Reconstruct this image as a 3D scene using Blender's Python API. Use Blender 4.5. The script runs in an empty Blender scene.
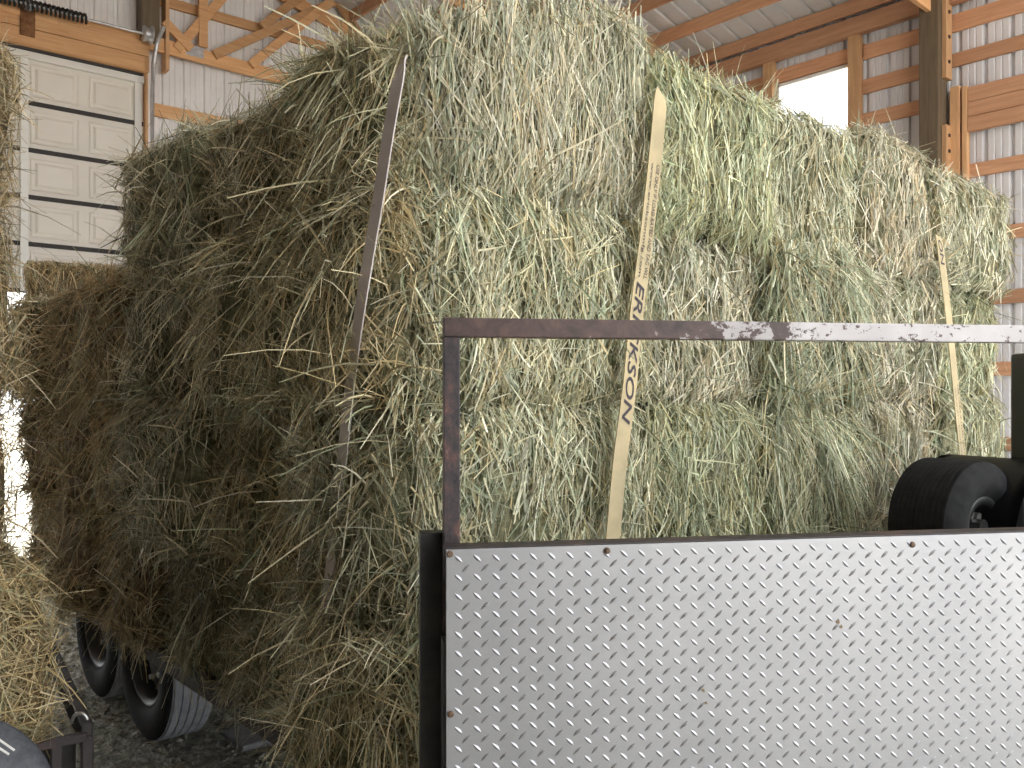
import bpy, bmesh, math, random
import numpy as np
from mathutils import Vector, Matrix
random.seed(7)
RNG = np.random.default_rng(11)
C = bpy.context.scene.collection
SC = bpy.context.scene

# ------------------------------------------------------------------ frame of the place
# x = across the barn (towards the eave wall), y = along the barn (towards the gable with the door), z up
YAW = math.radians(48.0)
SN, CS = math.sin(YAW), math.cos(YAW)
FPX, HOR = 850.0, 390.0
CAM = Vector((-0.842, -1.152, 1.5))


def ray(px, py):
    X = (px - 512) / FPX
    return Vector((X * SN + CS, -X * CS + SN, (HOR - py) / FPX))


def on_y(px, py, y):
    d = ray(px, py); t = (y - CAM.y) / d.y
    return CAM + d * t


def on_x(px, py, x):
    d = ray(px, py); t = (x - CAM.x) / d.x
    return CAM + d * t


def cam_pt(X, Z, h):          # metres right of / ahead of the photographer, height above the floor
    return Vector((X * SN + Z * CS + CAM.x, -X * CS + Z * SN + CAM.y, h))


# ------------------------------------------------------------------ helpers
def tag(o, label=None, cat=None, group=None, kind=None):
    if label: o['label'] = label
    if cat: o['category'] = cat
    if group: o['group'] = group
    if kind: o['kind'] = kind
    return o


def empty(name, loc=(0, 0, 0), label=None, cat=None, group=None, kind=None):
    o = bpy.data.objects.new(name, None); C.objects.link(o)
    o.location = loc; o.empty_display_size = .1
    return tag(o, label, cat, group, kind)


def link(name, me, mats, parent=None):
    o = bpy.data.objects.new(name, me); C.objects.link(o)
    for m in (mats if isinstance(mats, (list, tuple)) else [mats]):
        me.materials.append(m)
    if parent is not None: o.parent = parent
    return o


def obj(name, bm, mats, parent=None, smooth=False):
    """bm is in world coordinates; a part is moved into its thing's own space"""
    me = bpy.data.meshes.new(name)
    if parent is not None:
        bmesh.ops.translate(bm, verts=bm.verts, vec=-world_loc(parent))
    bm.normal_update()
    bm.to_mesh(me); bm.free()
    if smooth:
        for p in me.polygons: p.use_smooth = True
    return link(name, me, mats, parent)


def world_loc(o):
    v = Vector(o.location)
    while o.parent is not None:
        o = o.parent; v += Vector(o.location)
    return v


def box(bm, a, b, bev=0.0):
    a, b = Vector(a), Vector(b)
    lo = Vector((min(a.x, b.x), min(a.y, b.y), min(a.z, b.z)))
    hi = Vector((max(a.x, b.x), max(a.y, b.y), max(a.z, b.z)))
    vs = [bm.verts.new((x, y, z)) for x in (lo.x, hi.x) for y in (lo.y, hi.y) for z in (lo.z, hi.z)]
    fs = [(0, 1, 3, 2), (4, 6, 7, 5), (0, 4, 5, 1), (2, 3, 7, 6), (0, 2, 6, 4), (1, 5, 7, 3)]
    faces = [bm.faces.new([vs[i] for i in f]) for f in fs]
    if bev > 0:
        es = list({e for f in faces for e in f.edges})
        bmesh.ops.bevel(bm, geom=es, offset=bev, segments=2, affect='EDGES', profile=.6)
    return vs


def beam(bm, p, q, w, t, up=Vector((0, 0, 1)), bev=.003):
    """a board from p to q, w wide in the plane of 'up', t thick"""
    p, q = Vector(p), Vector(q)
    d = (q - p).normalized()
    s = d.cross(up)
    if s.length < 1e-4: s = d.cross(Vector((1, 0, 0)))
    s.normalize(); n = s.cross(d).normalized()
    vs = []
    for e in (p, q):
        for i, j in ((-1, -1), (1, -1), (1, 1), (-1, 1)):
            vs.append(bm.verts.new(e + s * (i * t / 2) + n * (j * w / 2)))
    fs = [(0, 3, 2, 1), (4, 5, 6, 7), (0, 1, 5, 4), (1, 2, 6, 5), (2, 3, 7, 6), (3, 0, 4, 7)]
    faces = [bm.faces.new([vs[i] for i in f]) for f in fs]
    if bev > 0:
        es = list({e for f in faces for e in f.edges})
        bmesh.ops.bevel(bm, geom=es, offset=bev, segments=1, affect='EDGES')


def tube(bm, pts, r, n=8, cap=True):
    pts = [Vector(p) for p in pts]
    rings = []
    ref = Vector((0, 0, 1))
    for i, p in enumerate(pts):
        d = (pts[min(i + 1, len(pts) - 1)] - pts[max(i - 1, 0)]).normalized()
        s = d.cross(ref)
        if s.length < 1e-3: s = d.cross(Vector((1, 0, 0)))
        s.normalize(); u = s.cross(d)
        rings.append([bm.verts.new(p + (s * math.cos(2 * math.pi * k / n) + u * math.sin(2 * math.pi * k / n)) * r) for k in range(n)])
    for a, b in zip(rings, rings[1:]):
        for k in range(n):
            bm.faces.new((a[k], a[(k + 1) % n], b[(k + 1) % n], b[k]))
    if cap:
        bm.faces.new(rings[0][::-1]); bm.faces.new(rings[-1])


def lathe(bm, prof, center, axis, n=48):
    """prof: (along axis, radius) pairs"""
    axis = Vector(axis).normalized()
    s = axis.cross(Vector((0, 0, 1))).normalized(); u = s.cross(axis)
    c = Vector(center); rings = []
    for a, r in prof:
        rings.append([bm.verts.new(c + axis * a + (s * math.cos(2 * math.pi * k / n) + u * math.sin(2 * math.pi * k / n)) * r) for k in range(n)])
    for A, B in zip(rings, rings[1:]):
        for k in range(n):
            bm.faces.new((A[k], A[(k + 1) % n], B[(k + 1) % n], B[k]))
    return rings


# ------------------------------------------------------------------ materials
class N:
    def __init__(self, name):
        self.m = bpy.data.materials.new(name); self.m.use_nodes = True
        self.t = self.m.node_tree; self.b = self.t.nodes['Principled BSDF']

    def new(self, typ, **kw):
        n = self.t.nodes.new(typ)
        for k, v in kw.items(): setattr(n, k, v)
        return n

    def l(self, a, b): self.t.links.new(a, b)

    def coord(self, scale=(1, 1, 1), kind='Object', rot=(0, 0, 0)):
        c = self.new('ShaderNodeTexCoord'); mp = self.new('ShaderNodeMapping')
        mp.inputs['Scale'].default_value = scale; mp.inputs['Rotation'].default_value = rot
        self.l(c.outputs[kind], mp.inputs['Vector'])
        return mp.outputs['Vector']

    def noise(self, vec, scale, detail=4, rough=.6, dist=0):
        n = self.new('ShaderNodeTexNoise')
        n.inputs['Scale'].default_value = scale; n.inputs['Detail'].default_value = detail
        n.inputs['Roughness'].default_value = rough; n.inputs['Distortion'].default_value = dist
        self.l(vec, n.inputs['Vector'])
        return n.outputs['Fac']

    def ramp(self, fac, stops, interp='LINEAR'):
        r = self.new('ShaderNodeValToRGB'); cr = r.color_ramp; cr.interpolation = interp
        while len(cr.elements) > 1: cr.elements.remove(cr.elements[-1])
        for i, (p, c) in enumerate(stops):
            e = cr.elements[0] if i == 0 else cr.elements.new(p)
            e.position = p; e.color = (*c, 1) if len(c) == 3 else c
        self.l(fac, r.inputs['Fac'])
        return r.outputs['Color']

    def bump(self, h, strength=.3, dist=.01):
        b = self.new('ShaderNodeBump'); b.inputs['Strength'].default_value = strength; b.inputs['Distance'].default_value = dist
        self.l(h, b.inputs['Height']); self.l(b.outputs['Normal'], self.b.inputs['Normal'])

    def set(self, **kw):
        for k, v in kw.items():
            self.b.inputs[k].default_value = v if not (isinstance(v, tuple) and len(v) == 3) else (*v, 1)
        return self


def wood(name, c0, c1, axis=0, knots=True):
    m = N(name)
    sc = [14, 14, 14]; sc[axis] = .9
    v = m.coord(tuple(sc))
    g = m.noise(v, 2.2, 5, .6, .6)
    info = m.new('ShaderNodeObjectInfo')
    col = m.ramp(g, [(.25, c0), (.5, tuple((a + b) / 2 for a, b in zip(c0, c1))), (.75, c1)])
    hs = m.new('ShaderNodeHueSaturation'); m.l(col, hs.inputs['Color'])
    mr = m.new('ShaderNodeMapRange'); mr.inputs['To Min'].default_value = .75; mr.inputs['To Max'].default_value = 1.2
    m.l(info.outputs['Random'], mr.inputs['Value']); m.l(mr.outputs['Result'], hs.inputs['Value'])
    m.l(hs.outputs['Color'], m.b.inputs['Base Color'])
    m.set(Roughness=.7); m.bump(g, .25, .004)
    return m.m


M = {}
M['wood_x'] = wood('fir_lumber_x', (.52, .27, .12), (.74, .44, .22), 0)
M['wood_y'] = wood('fir_lumber_y', (.44, .22, .12), (.64, .36, .21), 1)
M['wood_z'] = wood('fir_lumber_z', (.46, .25, .12), (.66, .40, .21), 2)
M['wood_old'] = wood('weathered_post', (.09, .065, .04), (.18, .13, .08), 2)

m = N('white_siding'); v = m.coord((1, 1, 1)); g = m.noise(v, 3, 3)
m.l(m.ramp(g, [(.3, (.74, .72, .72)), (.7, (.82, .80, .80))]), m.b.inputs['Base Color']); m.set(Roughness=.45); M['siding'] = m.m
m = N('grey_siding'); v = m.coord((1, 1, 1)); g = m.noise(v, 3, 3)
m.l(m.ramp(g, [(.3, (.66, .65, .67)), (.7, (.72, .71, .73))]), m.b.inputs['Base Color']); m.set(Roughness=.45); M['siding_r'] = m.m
m = N('roof_sheet'); v = m.coord((1, .3, 1)); g = m.noise(v, 2.5, 4)
m.l(m.ramp(g, [(.3, (.62, .64, .67)), (.7, (.78, .79, .80))]), m.b.inputs['Base Color']); m.set(Roughness=.4, Metallic=.3); M['roof'] = m.m
m = N('door_panel_paint'); v = m.coord((1, 1, 1)); g = m.noise(v, 2, 3)
m.l(m.ramp(g, [(.3, (.72, .67, .60)), (.7, (.79, .74, .67))]), m.b.inputs['Base Color']); m.set(Roughness=.5); M['door'] = m.m
m = N('low_bounce_lining'); m.set(**{'Base Color': (.22, .19, .16), 'Roughness': .8}); M['boards'] = m.m  # darkened so the unseen walls bounce less light
m = N('white_steel'); m.set(**{'Base Color': (.80, .78, .74), 'Roughness': .45}); M['white_steel'] = m.m
m = N('dark_seal'); m.set(**{'Base Color': (.035, .03, .028), 'Roughness': .7}); M['seal'] = m.m
m = N('galvanised_steel'); v = m.coord(); g = m.noise(v, 25, 3)
m.l(m.ramp(g, [(.3, (.36, .36, .38)), (.7, (.55, .55, .56))]), m.b.inputs['Base Color']); m.set(Metallic=.8, Roughness=.45); M['galv'] = m.m
m = N('black_steel'); v = m.coord(); g = m.noise(v, 30, 4)
m.l(m.ramp(g, [(.35, (.010, .010, .011)), (.7, (.035, .033, .032))]), m.b.inputs['Base Color']); m.set(Roughness=.45); M['black'] = m.m
m = N('black_plastic'); m.set(**{'Base Color': (.012, .012, .014), 'Roughness': .38}); M['plastic'] = m.m
m = N('bolt_brown'); v = m.coord(); g = m.noise(v, 60, 4)
m.l(m.ramp(g, [(.35, (.10, .055, .03)), (.7, (.24, .17, .12))]), m.b.inputs['Base Color']); m.set(Roughness=.7, Metallic=.4); M['bolt'] = m.m
m = N('rusty_plate'); v = m.coord(); g = m.noise(v, 18, 5)
m.l(m.ramp(g, [(.35, (.13, .055, .025)), (.7, (.30, .15, .07))]), m.b.inputs['Base Color']); m.set(Roughness=.8, **{'Specular IOR Level': .2}); M['rustplate'] = m.m
m = N('barn_red_steel'); m.set(**{'Base Color': (.16, .02, .012), 'Roughness': .5}); M['red'] = m.m
m = N('dark_rust'); v = m.coord(); g = m.noise(v, 9, 5, .7)
m.l(m.ramp(g, [(.3, (.022, .018, .018)), (.55, (.05, .04, .042)), (.75, (.13, .07, .055))]), m.b.inputs['Base Color']); m.set(Roughness=.55); M['deck'] = m.m

# rubber
m = N('tyre_rubber'); v = m.coord(); g = m.noise(v, 40, 4)
m.l(m.ramp(g, [(.3, (.007, .007, .008)), (.7, (.020, .020, .021))]), m.b.inputs['Base Color']); m.set(Roughness=.8, **{'Specular IOR Level': .2}); m.bump(g, .2, .003); M['rubber'] = m.m
m = N('lit_tread'); v = m.coord(); g = m.noise(v, 30, 4)  # pale bluish colour paints in the light falling on the tread
m.l(m.ramp(g, [(.3, (.26, .27, .30)), (.7, (.38, .39, .43))]), m.b.inputs['Base Color']); m.set(Roughness=.8); M['tread'] = m.m
m = N('grey_slab'); v = m.coord(); g = m.noise(v, 25, 4); m.l(m.ramp(g, [(.3, (.20, .20, .21)), (.7, (.30, .30, .31))]), m.b.inputs['Base Color']); m.set(Roughness=.85); M['slab'] = m.m
m = N('rim_paint'); m.set(**{'Base Color': (.012, .012, .012), 'Roughness': .5}); M['rim'] = m.m
m = N('bright_metal'); m.set(**{'Base Color': (.75, .74, .72), 'Roughness': .3, 'Metallic': .9}); M['bright'] = m.m

# worn rack bar: rust and chips; pale right length paints in sky reflection
m = N('rack_rust_sky_sheen')
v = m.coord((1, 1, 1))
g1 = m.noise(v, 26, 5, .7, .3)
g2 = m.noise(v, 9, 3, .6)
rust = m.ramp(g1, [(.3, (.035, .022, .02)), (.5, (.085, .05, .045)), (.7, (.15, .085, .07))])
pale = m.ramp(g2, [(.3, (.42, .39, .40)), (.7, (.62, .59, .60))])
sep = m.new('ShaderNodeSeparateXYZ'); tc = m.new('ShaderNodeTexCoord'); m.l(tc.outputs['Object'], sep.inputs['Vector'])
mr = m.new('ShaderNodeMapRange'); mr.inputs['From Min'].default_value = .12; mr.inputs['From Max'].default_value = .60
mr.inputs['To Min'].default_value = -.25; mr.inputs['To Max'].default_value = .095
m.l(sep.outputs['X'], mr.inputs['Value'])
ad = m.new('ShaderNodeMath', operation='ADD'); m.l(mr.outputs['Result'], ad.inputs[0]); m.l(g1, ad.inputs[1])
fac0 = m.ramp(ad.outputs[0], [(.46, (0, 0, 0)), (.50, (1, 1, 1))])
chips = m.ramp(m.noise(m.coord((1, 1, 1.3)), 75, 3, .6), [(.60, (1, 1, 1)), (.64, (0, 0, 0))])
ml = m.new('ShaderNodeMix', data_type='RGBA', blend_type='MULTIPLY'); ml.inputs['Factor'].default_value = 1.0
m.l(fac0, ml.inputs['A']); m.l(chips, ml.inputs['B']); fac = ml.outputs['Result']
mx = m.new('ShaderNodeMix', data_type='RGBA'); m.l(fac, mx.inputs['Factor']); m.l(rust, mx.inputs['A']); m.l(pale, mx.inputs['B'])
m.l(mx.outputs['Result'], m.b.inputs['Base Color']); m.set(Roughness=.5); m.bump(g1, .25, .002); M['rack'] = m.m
m = N('rusty_post_paint'); v = m.coord((1, 1, .6)); g = m.noise(v, 40, 5, .7)
m.l(m.ramp(g, [(.35, (.018, .017, .022)), (.52, (.055, .04, .042)), (.62, (.12, .06, .05)), (.75, (.32, .26, .25))]), m.b.inputs['Base Color'])
m.set(Roughness=.55); m.bump(g, .3, .002); M['rackpost'] = m.m

# aluminium tread plate
m = N('aluminium_tread_plate'); v = m.coord((1, 1, 1)); g = m.noise(v, 5, 5, .6); g2 = m.noise(m.coord((1, 1, 8)), 40, 3)
m.l(m.ramp(g, [(.3, (.375, .375, .395)), (.7, (.44, .44, .455))]), m.b.inputs['Base Color'])
m.l(m.ramp(g2, [(.2, (.46, .46, .46)), (.8, (.60, .60, .60))]), m.b.inputs['Roughness'])
m.set(Metallic=.85); M['alu'] = m.m
m = N('rust_stain'); m.set(**{'Base Color': (.24, .17, .10), 'Roughness': .8}); M['stain'] = m.m

# strap webbing
def strap_mat(name, c0, c1):
    m = N(name); v = m.coord((1, 1, 1)); g = m.noise(v, 7, 4, .6); w = m.new('ShaderNodeTexWave'); w.inputs['Scale'].default_value = 160
    w.bands_direction = 'Z'; m.l(v, w.inputs['Vector'])
    m.l(m.ramp(g, [(.35, c0), (.65, c1)]), m.b.inputs['Base Color']); m.set(Roughness=.85); m.bump(w.outputs['Fac'], .2, .001)
    return m.m
M['strap'] = strap_mat('tan_webbing', (.40, .33, .20), (.58, .47, .28))
M['strap_grey'] = strap_mat('grey_webbing', (.48, .43, .42), (.62, .56, .54))
m = N('strap_print'); m.set(**{'Base Color': (.055, .045, .055), 'Roughness': .8}); M['print'] = m.m
m = N('strap_dirt'); m.set(**{'Base Color': (.33, .28, .25), 'Roughness': .9}); M['dirt'] = m.m

# gravel floor
m = N('gravel_floor'); v = m.coord((1, 1, 1))
vo = m.new('ShaderNodeTexVoronoi'); vo.inputs['Scale'].default_value = 55; m.l(v, vo.inputs['Vector'])
g = m.noise(v, 20, 6, .7); g2 = m.noise(v, 2.2, 3)
c1 = m.ramp(g, [(.3, (.15, .155, .135)), (.5, (.36, .355, .30)), (.7, (.66, .65, .57))])
hs = m.new('ShaderNodeMix', data_type='RGBA', blend_type='MULTIPLY'); hs.inputs['Factor'].default_value = .5
m.l(c1, hs.inputs['A']); m.l(m.ramp(g2, [(.3, (.75, .75, .7)), (.7, (1.0, 1.0, 1.0))]), hs.inputs['B'])
m.l(hs.outputs['Result'], m.b.inputs['Base Color']); m.set(Roughness=.85)
ad = m.new('ShaderNodeMath', operation='ADD'); m.l(vo.outputs['Distance'], ad.inputs[0]); m.l(g, ad.inputs[1]); m.bump(ad.outputs[0], .9, .012)
M['gravel'] = m.m
m = N('pale_yard'); v = m.coord(); g = m.noise(v, 3, 5)
m.l(m.ramp(g, [(.3, (.42, .40, .36)), (.7, (.55, .53, .48))]), m.b.inputs['Base Color']); m.set(Roughness=.9); M['yard'] = m.m

# window pane
m = N('clear_pane'); m.set(**{'Base Color': (.95, .97, 1.0), 'Roughness': .05, 'IOR': 1.45, 'Transmission Weight': 1.0})
M['pane'] = m.m

# hay
def hay_mat(name):
    m = N(name)
    a = m.new('ShaderNodeAttribute', attribute_name='hay')
    m.l(a.outputs['Color'], m.b.inputs['Base Color']); m.set(Roughness=.55)
    m.b.inputs['Specular IOR Level'].default_value = .35
    tr = m.new('ShaderNodeBsdfTranslucent'); m.l(a.outputs['Color'], tr.inputs['Color'])
    mx = m.new('ShaderNodeMixShader'); mx.inputs['Fac'].default_value = .18
    out = m.t.nodes['Material Output']
    m.l(m.b.outputs['BSDF'], mx.inputs[1]); m.l(tr.outputs['BSDF'], mx.inputs[2]); m.l(mx.outputs['Shader'], out.inputs['Surface'])
    return m.m
M['hay'] = hay_mat('hay_stems')


def core_mat(name, c0, c1, c2):
    m = N(name); v = m.coord((1, 1, .12)); g = m.noise(v, 70, 4, .65, .4); v2 = m.coord((.25, .25, 1)); g2 = m.noise(v2, 50, 3, .6, .5)
    ad = m.new('ShaderNodeMath', operation='ADD'); m.l(g, ad.inputs[0]); m.l(g2, ad.inputs[1])
    hf = m.new('ShaderNodeMath', operation='MULTIPLY'); hf.inputs[1].default_value = .5; m.l(ad.outputs[0], hf.inputs[0])
    m.l(m.ramp(hf.outputs[0], [(.38, c0), (.5, c1), (.62, c2)]), m.b.inputs['Base Color']); m.set(Roughness=.9)
    m.bump(hf.outputs[0], 1.0, .02)
    return m.m
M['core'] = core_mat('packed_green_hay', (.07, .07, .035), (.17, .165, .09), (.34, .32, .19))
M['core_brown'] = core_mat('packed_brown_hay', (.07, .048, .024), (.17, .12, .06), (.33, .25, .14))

# ------------------------------------------------------------------ hay bales
PAL = np.array([(.64, .59, .42),      # pale straw
                (.49, .51, .38),      # sage
                (.34, .39, .27),      # green
                (.55, .46, .28),      # golden
                (.77, .75, .62),      # bleached
                (.28, .26, .17)])     # olive brown


def smooth_noise(P, seed, freq):
    r = np.random.default_rng(seed)
    out = np.zeros(len(P))
    for k in range(7):
        f = r.normal(0, 1, 3) * freq * (1 + .5 * k / 3); ph = r.uniform(0, 6.28)
        out += np.sin(P @ f + ph) / (1 + .4 * k)
    return out / 3.0


class Bale:
    def __init__(self, lo, hi, seed, rad=.055, bulge=.018, corner=0.0, slump=0.0):
        self.corner, self.slump = corner, slump
        self.lo, self.hi = np.array(lo, float), np.array(hi, float)
        self.c = (self.lo + self.hi) / 2; self.h = (self.hi - self.lo) / 2 - np.array([.010, .010, .002])
        self.seed, self.rad, self.bulge = seed, rad, bulge

    def surf(self, P):
        """P: points on the box (local, about the centre) -> rounded, bulging, lumpy surface and its normal"""
        r = self.rad; hi = self.h - r
        q = np.clip(P, -hi, hi); d = P - q
        n = d / np.maximum(np.linalg.norm(d, axis=1, keepdims=True), 1e-9)
        u = P / self.h
        side = 1 - np.clip(np.abs(u), 0, 1) ** 2
        b = self.bulge * np.prod(np.where(np.abs(n) > .6, 1.0, .25 + .75 * side), axis=1)
        b = b - self.bulge * .9 + .018 * smooth_noise(P, self.seed, 9.0) + .007 * smooth_noise(P, self.seed + 5, 30.0)
        b = np.where(np.abs(n[:, 2]) > .6, b * .15, b)
        b = np.where(n[:, 2] < -.7, np.minimum(b, 0) * .2, b)
        out = q + n * r + n * b[:, None]
        if self.corner > 0:                               # the bale slumps round at the near corner of the load
            cr = self.corner
            d2 = out[:, :2] - np.array([-self.h[0] + cr, -self.h[1] + cr])
            m = (d2[:, 0] < 0) & (d2[:, 1] < 0)
            mx = np.max(np.abs(d2), 1); l2 = np.maximum(np.linalg.norm(d2, axis=1), 1e-9)
            new = np.array([-self.h[0] + cr, -self.h[1] + cr]) + d2 * (mx / l2)[:, None]
            out = out.copy(); out[m, :2] = new[m]
            n2 = n.copy(); hz = np.linalg.norm(n[:, :2], axis=1)
            n2[:, :2] = d2 / l2[:, None] * hz[:, None]
            n = np.where(m[:, None], n2, n)
        if self.slump > 0:
            out = out.copy()
            out[:, 2] -= self.slump * np.clip((.10 - out[:, 0]) / .32, 0, 1) * np.clip(out[:, 2] / self.h[2], 0, 1)
        return out, n

    def core(self, name, mat, k=16):
        vs, fs = [], []
        idx = {}
        lin = np.linspace(-1, 1, k + 1)
        for ax in range(3):
            o1, o2 = [i for i in range(3) if i != ax]
            for sg in (-1, 1):
                grid = np.zeros((k + 1, k + 1), int)
                for i in range(k + 1):
                    for j in range(k + 1):
                        p = [0, 0, 0]; p[ax] = sg; p[o1] = lin[i]; p[o2] = lin[j]
                        key = tuple(round(x, 4) for x in p)
                        if key not in idx: idx[key] = len(vs); vs.append(p)
                        grid[i, j] = idx[key]
                flip = (sg > 0) != (ax == 1)
                for i in range(k):
                    for j in range(k):
                        f = (grid[i, j], grid[i + 1, j], grid[i + 1, j + 1], grid[i, j + 1])
                        fs.append(f if flip else f[::-1])
        P, _ = self.surf(np.array(vs) * self.h)
        P[:, 2] += self.h[2]                              # origin at the base
        me = bpy.data.meshes.new(name); me.from_pydata(P.tolist(), [], fs); me.update()
        for p in me.polygons: p.use_smooth = True
        o = bpy.data.objects.new(name, me); C.objects.link(o); me.materials.append(mat)
        o.location = (self.c[0], self.c[1], self.lo[2])
        return o


class Strands:
    def __init__(self): self.V, self.COL = [], []

    def add(self, P0, D, L, W, nrm, col, curve, droop, rng, segs=3):
        n = len(P0)
        t = np.linspace(0, 1, segs + 1)[None, :, None]
        Lx = L[:, None, None]
        pts = P0[:, None, :] + D[:, None, :] * Lx * t + curve[:, None, :] * Lx * (t ** 2)
        pts[:, :, 2] -= droop[:, None] * L[:, None] * (t[:, :, 0] ** 2)
        wv = np.cross(D, nrm + rng.normal(0, .55, (n, 3)))
        wv /= np.maximum(np.linalg.norm(wv, axis=1, keepdims=True), 1e-6)
        tw = np.linspace(1.0, .45, segs + 1)[None, :, None]
        a = pts - wv[:, None, :] * (W[:, None, None] * .5) * tw
        b = pts + wv[:, None, :] * (W[:, None, None] * .5) * tw
        self.V.append(np.stack([a, b], 2).reshape(n, -1, 3)); self.COL.append(np.repeat(col[:, None, :], 2 * (segs + 1), 1))

    def mesh(self, name, mat, segs=3):
        V = np.concatenate(self.V); COL = np.concatenate(self.COL)
        n, k, _ = V.shape
        base = (np.arange(n) * k)[:, None, None]
        f = np.array([[2 * i, 2 * i + 1, 2 * i + 3, 2 * i + 2] for i in range(segs)])[None]
        F = (base + f).reshape(-1, 4)
        me = bpy.data.meshes.new(name)
        me.vertices.add(n * k); me.vertices.foreach_set('co', V.astype(np.float32).ravel())
        me.loops.add(F.size); me.loops.foreach_set('vertex_index', F.astype(np.int32).ravel())
        me.polygons.add(len(F)); me.polygons.foreach_set('loop_start', (np.arange(len(F)) * 4).astype(np.int32))
        at = me.attributes.new('hay', 'FLOAT_COLOR', 'POINT')
        rgba = np.ones((n * k, 4), np.float32); rgba[:, :3] = COL.reshape(-1, 3)
        at.data.foreach_set('color', rgba.ravel())
        me.update(); me.validate()
        me.materials.append(mat)
        return me


FACES = {'-x': (0, -1), '+x': (0, 1), '-y': (1, -1), '+y': (1, 1), '+z': (2, 1), '-z': (2, -1)}


def stems_on(b, S, face, clumps, per, w, L, theta, lift, droop, tint, palw, rng, edge=.25, comb=0.0, vband=None):
    """tufts of stems over one face of a bale"""
    ax, sg = FACES[face]
    o1, o2 = [i for i in range(3) if i != ax]
    n = clumps * per
    cu = rng.uniform(-1.0, 1.0, clumps); cv = rng.uniform(-1.0, 1.0, clumps)
    e = rng.random(clumps) < edge                      # some tufts gather along the rims of the bale
    cv = np.where(e, np.sign(cv) * rng.uniform(.82, 1.0, clumps), cv)
    if vband is not None: cu = np.where(rng.random(clumps) < .8, rng.uniform(vband[0], vband[1], clumps), cu)
    P = np.zeros((clumps, 3)); P[:, ax] = sg; P[:, o1] = cu; P[:, o2] = cv
    P = P * b.h
    P = np.repeat(P, per, 0)
    spread = np.repeat(rng.uniform(.012, .035, clumps), per)
    P[:, o1] += rng.normal(0, 1, n) * spread; P[:, o2] += rng.normal(0, 1, n) * spread * 1.3
    P = np.clip(P, -b.h, b.h)
    R, nr = b.surf(P)
    up = np.array([0, 0, 1.0])
    T1 = up - nr * (nr @ up)[:, None]
    flat = np.linalg.norm(T1, axis=1) < .35
    rt = rng.normal(0, 1, (n, 3)); rt[:, 2] = 0
    T1 = np.where(flat[:, None], rt - nr * np.sum(rt * nr, 1)[:, None], T1)
    T1 /= np.maximum(np.linalg.norm(T1, axis=1, keepdims=True), 1e-6)
    T2 = np.cross(nr, T1)
    th = rng.normal(0, theta, clumps) + np.where(e, rng.normal(0, .7 * (1 - comb), clumps), 0)
    th = np.repeat(th, per) + rng.normal(0, .22 + .25 * (1 - comb), n)
    loose = rng.random(n) < (.10 * (1 - comb) + .04)
    th = np.where(loose, rng.uniform(-3.14, 3.14, n), th)
    sgn = np.where(rng.random(clumps) < .5, 1, -1); sgn = np.repeat(sgn, per)
    lf = np.abs(np.repeat(rng.normal(0, lift, clumps), per) + rng.normal(0, lift * .6, n))
    lf = np.where(rng.random(n) < .025, lf + rng.uniform(.3, .9, n), lf)
    D = (T1 * np.cos(th)[:, None] * sgn[:, None] + T2 * np.sin(th)[:, None]) + nr * lf[:, None]
    D /= np.linalg.norm(D, axis=1, keepdims=True)
    Ls = L * np.exp(rng.normal(0, .38, n)); Ls = np.clip(Ls, .03, .30)
    W = w * rng.uniform(.6, 1.35, n)
    base = R - D * (Ls * np.where(lf > .45, .1, .45))[:, None] + nr * rng.uniform(-.006, .022, n)[:, None]
    curve = rng.normal(0, .045, (n, 3)) + T2 * np.repeat(rng.normal(0, .08, clumps), per)[:, None]
    dr = droop * lf * rng.uniform(.3, 1.2, n)
    pk = rng.choice(len(PAL), clumps, p=palw); pk = np.repeat(pk, per)
    pk = np.where(rng.random(n) < .55, rng.choice(len(PAL), n, p=palw), pk)
    col = PAL[pk] * rng.uniform(.5, 1.38, n)[:, None] * np.repeat(rng.uniform(.8, 1.15, clumps), per)[:, None] * np.array(tint)
    base[:, 2] += b.h[2]
    S.add(base, D, Ls, W, nr, col, curve, dr, rng)


def long_straws(b, S, face, n, rng, L=(.10, .26), tint=(1, 1, 1), out=.8, w=.0033, bright=True):
    ax, sg = FACES[face]; o1, o2 = [i for i in range(3) if i != ax]
    P = np.zeros((n, 3)); P[:, ax] = sg * b.h[ax]
    P[:, o1] = rng.uniform(-1, 1, n) * b.h[o1]; P[:, o2] = rng.uniform(-1, 1, n) * b.h[o2]
    R, nr = b.surf(P)
    D = nr * rng.uniform(.15, out, n)[:, None] + rng.normal(0, .6, (n, 3)); D[:, 2] -= .1
    D /= np.linalg.norm(D, axis=1, keepdims=True)
    Ls = rng.uniform(L[0], L[1], n)
    pk = rng.choice(len(PAL), n, p=[.45, .12, .04, .18, .2, .01] if bright else [.3, .15, .1, .3, .05, .1])
    col = PAL[pk] * rng.uniform(.85, 1.15, n)[:, None] * np.array(tint)
    base = R + nr * rng.uniform(0, .02, n)[:, None]; base[:, 2] += b.h[2]
    S.add(base, D, Ls, w * rng.uniform(.8, 1.4, n), nr, col, rng.normal(0, .12, (n, 3)), rng.uniform(0, .5, n), rng)


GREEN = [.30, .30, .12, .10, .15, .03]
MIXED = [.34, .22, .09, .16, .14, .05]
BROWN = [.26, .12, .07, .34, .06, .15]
COUNT = [0]


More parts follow.
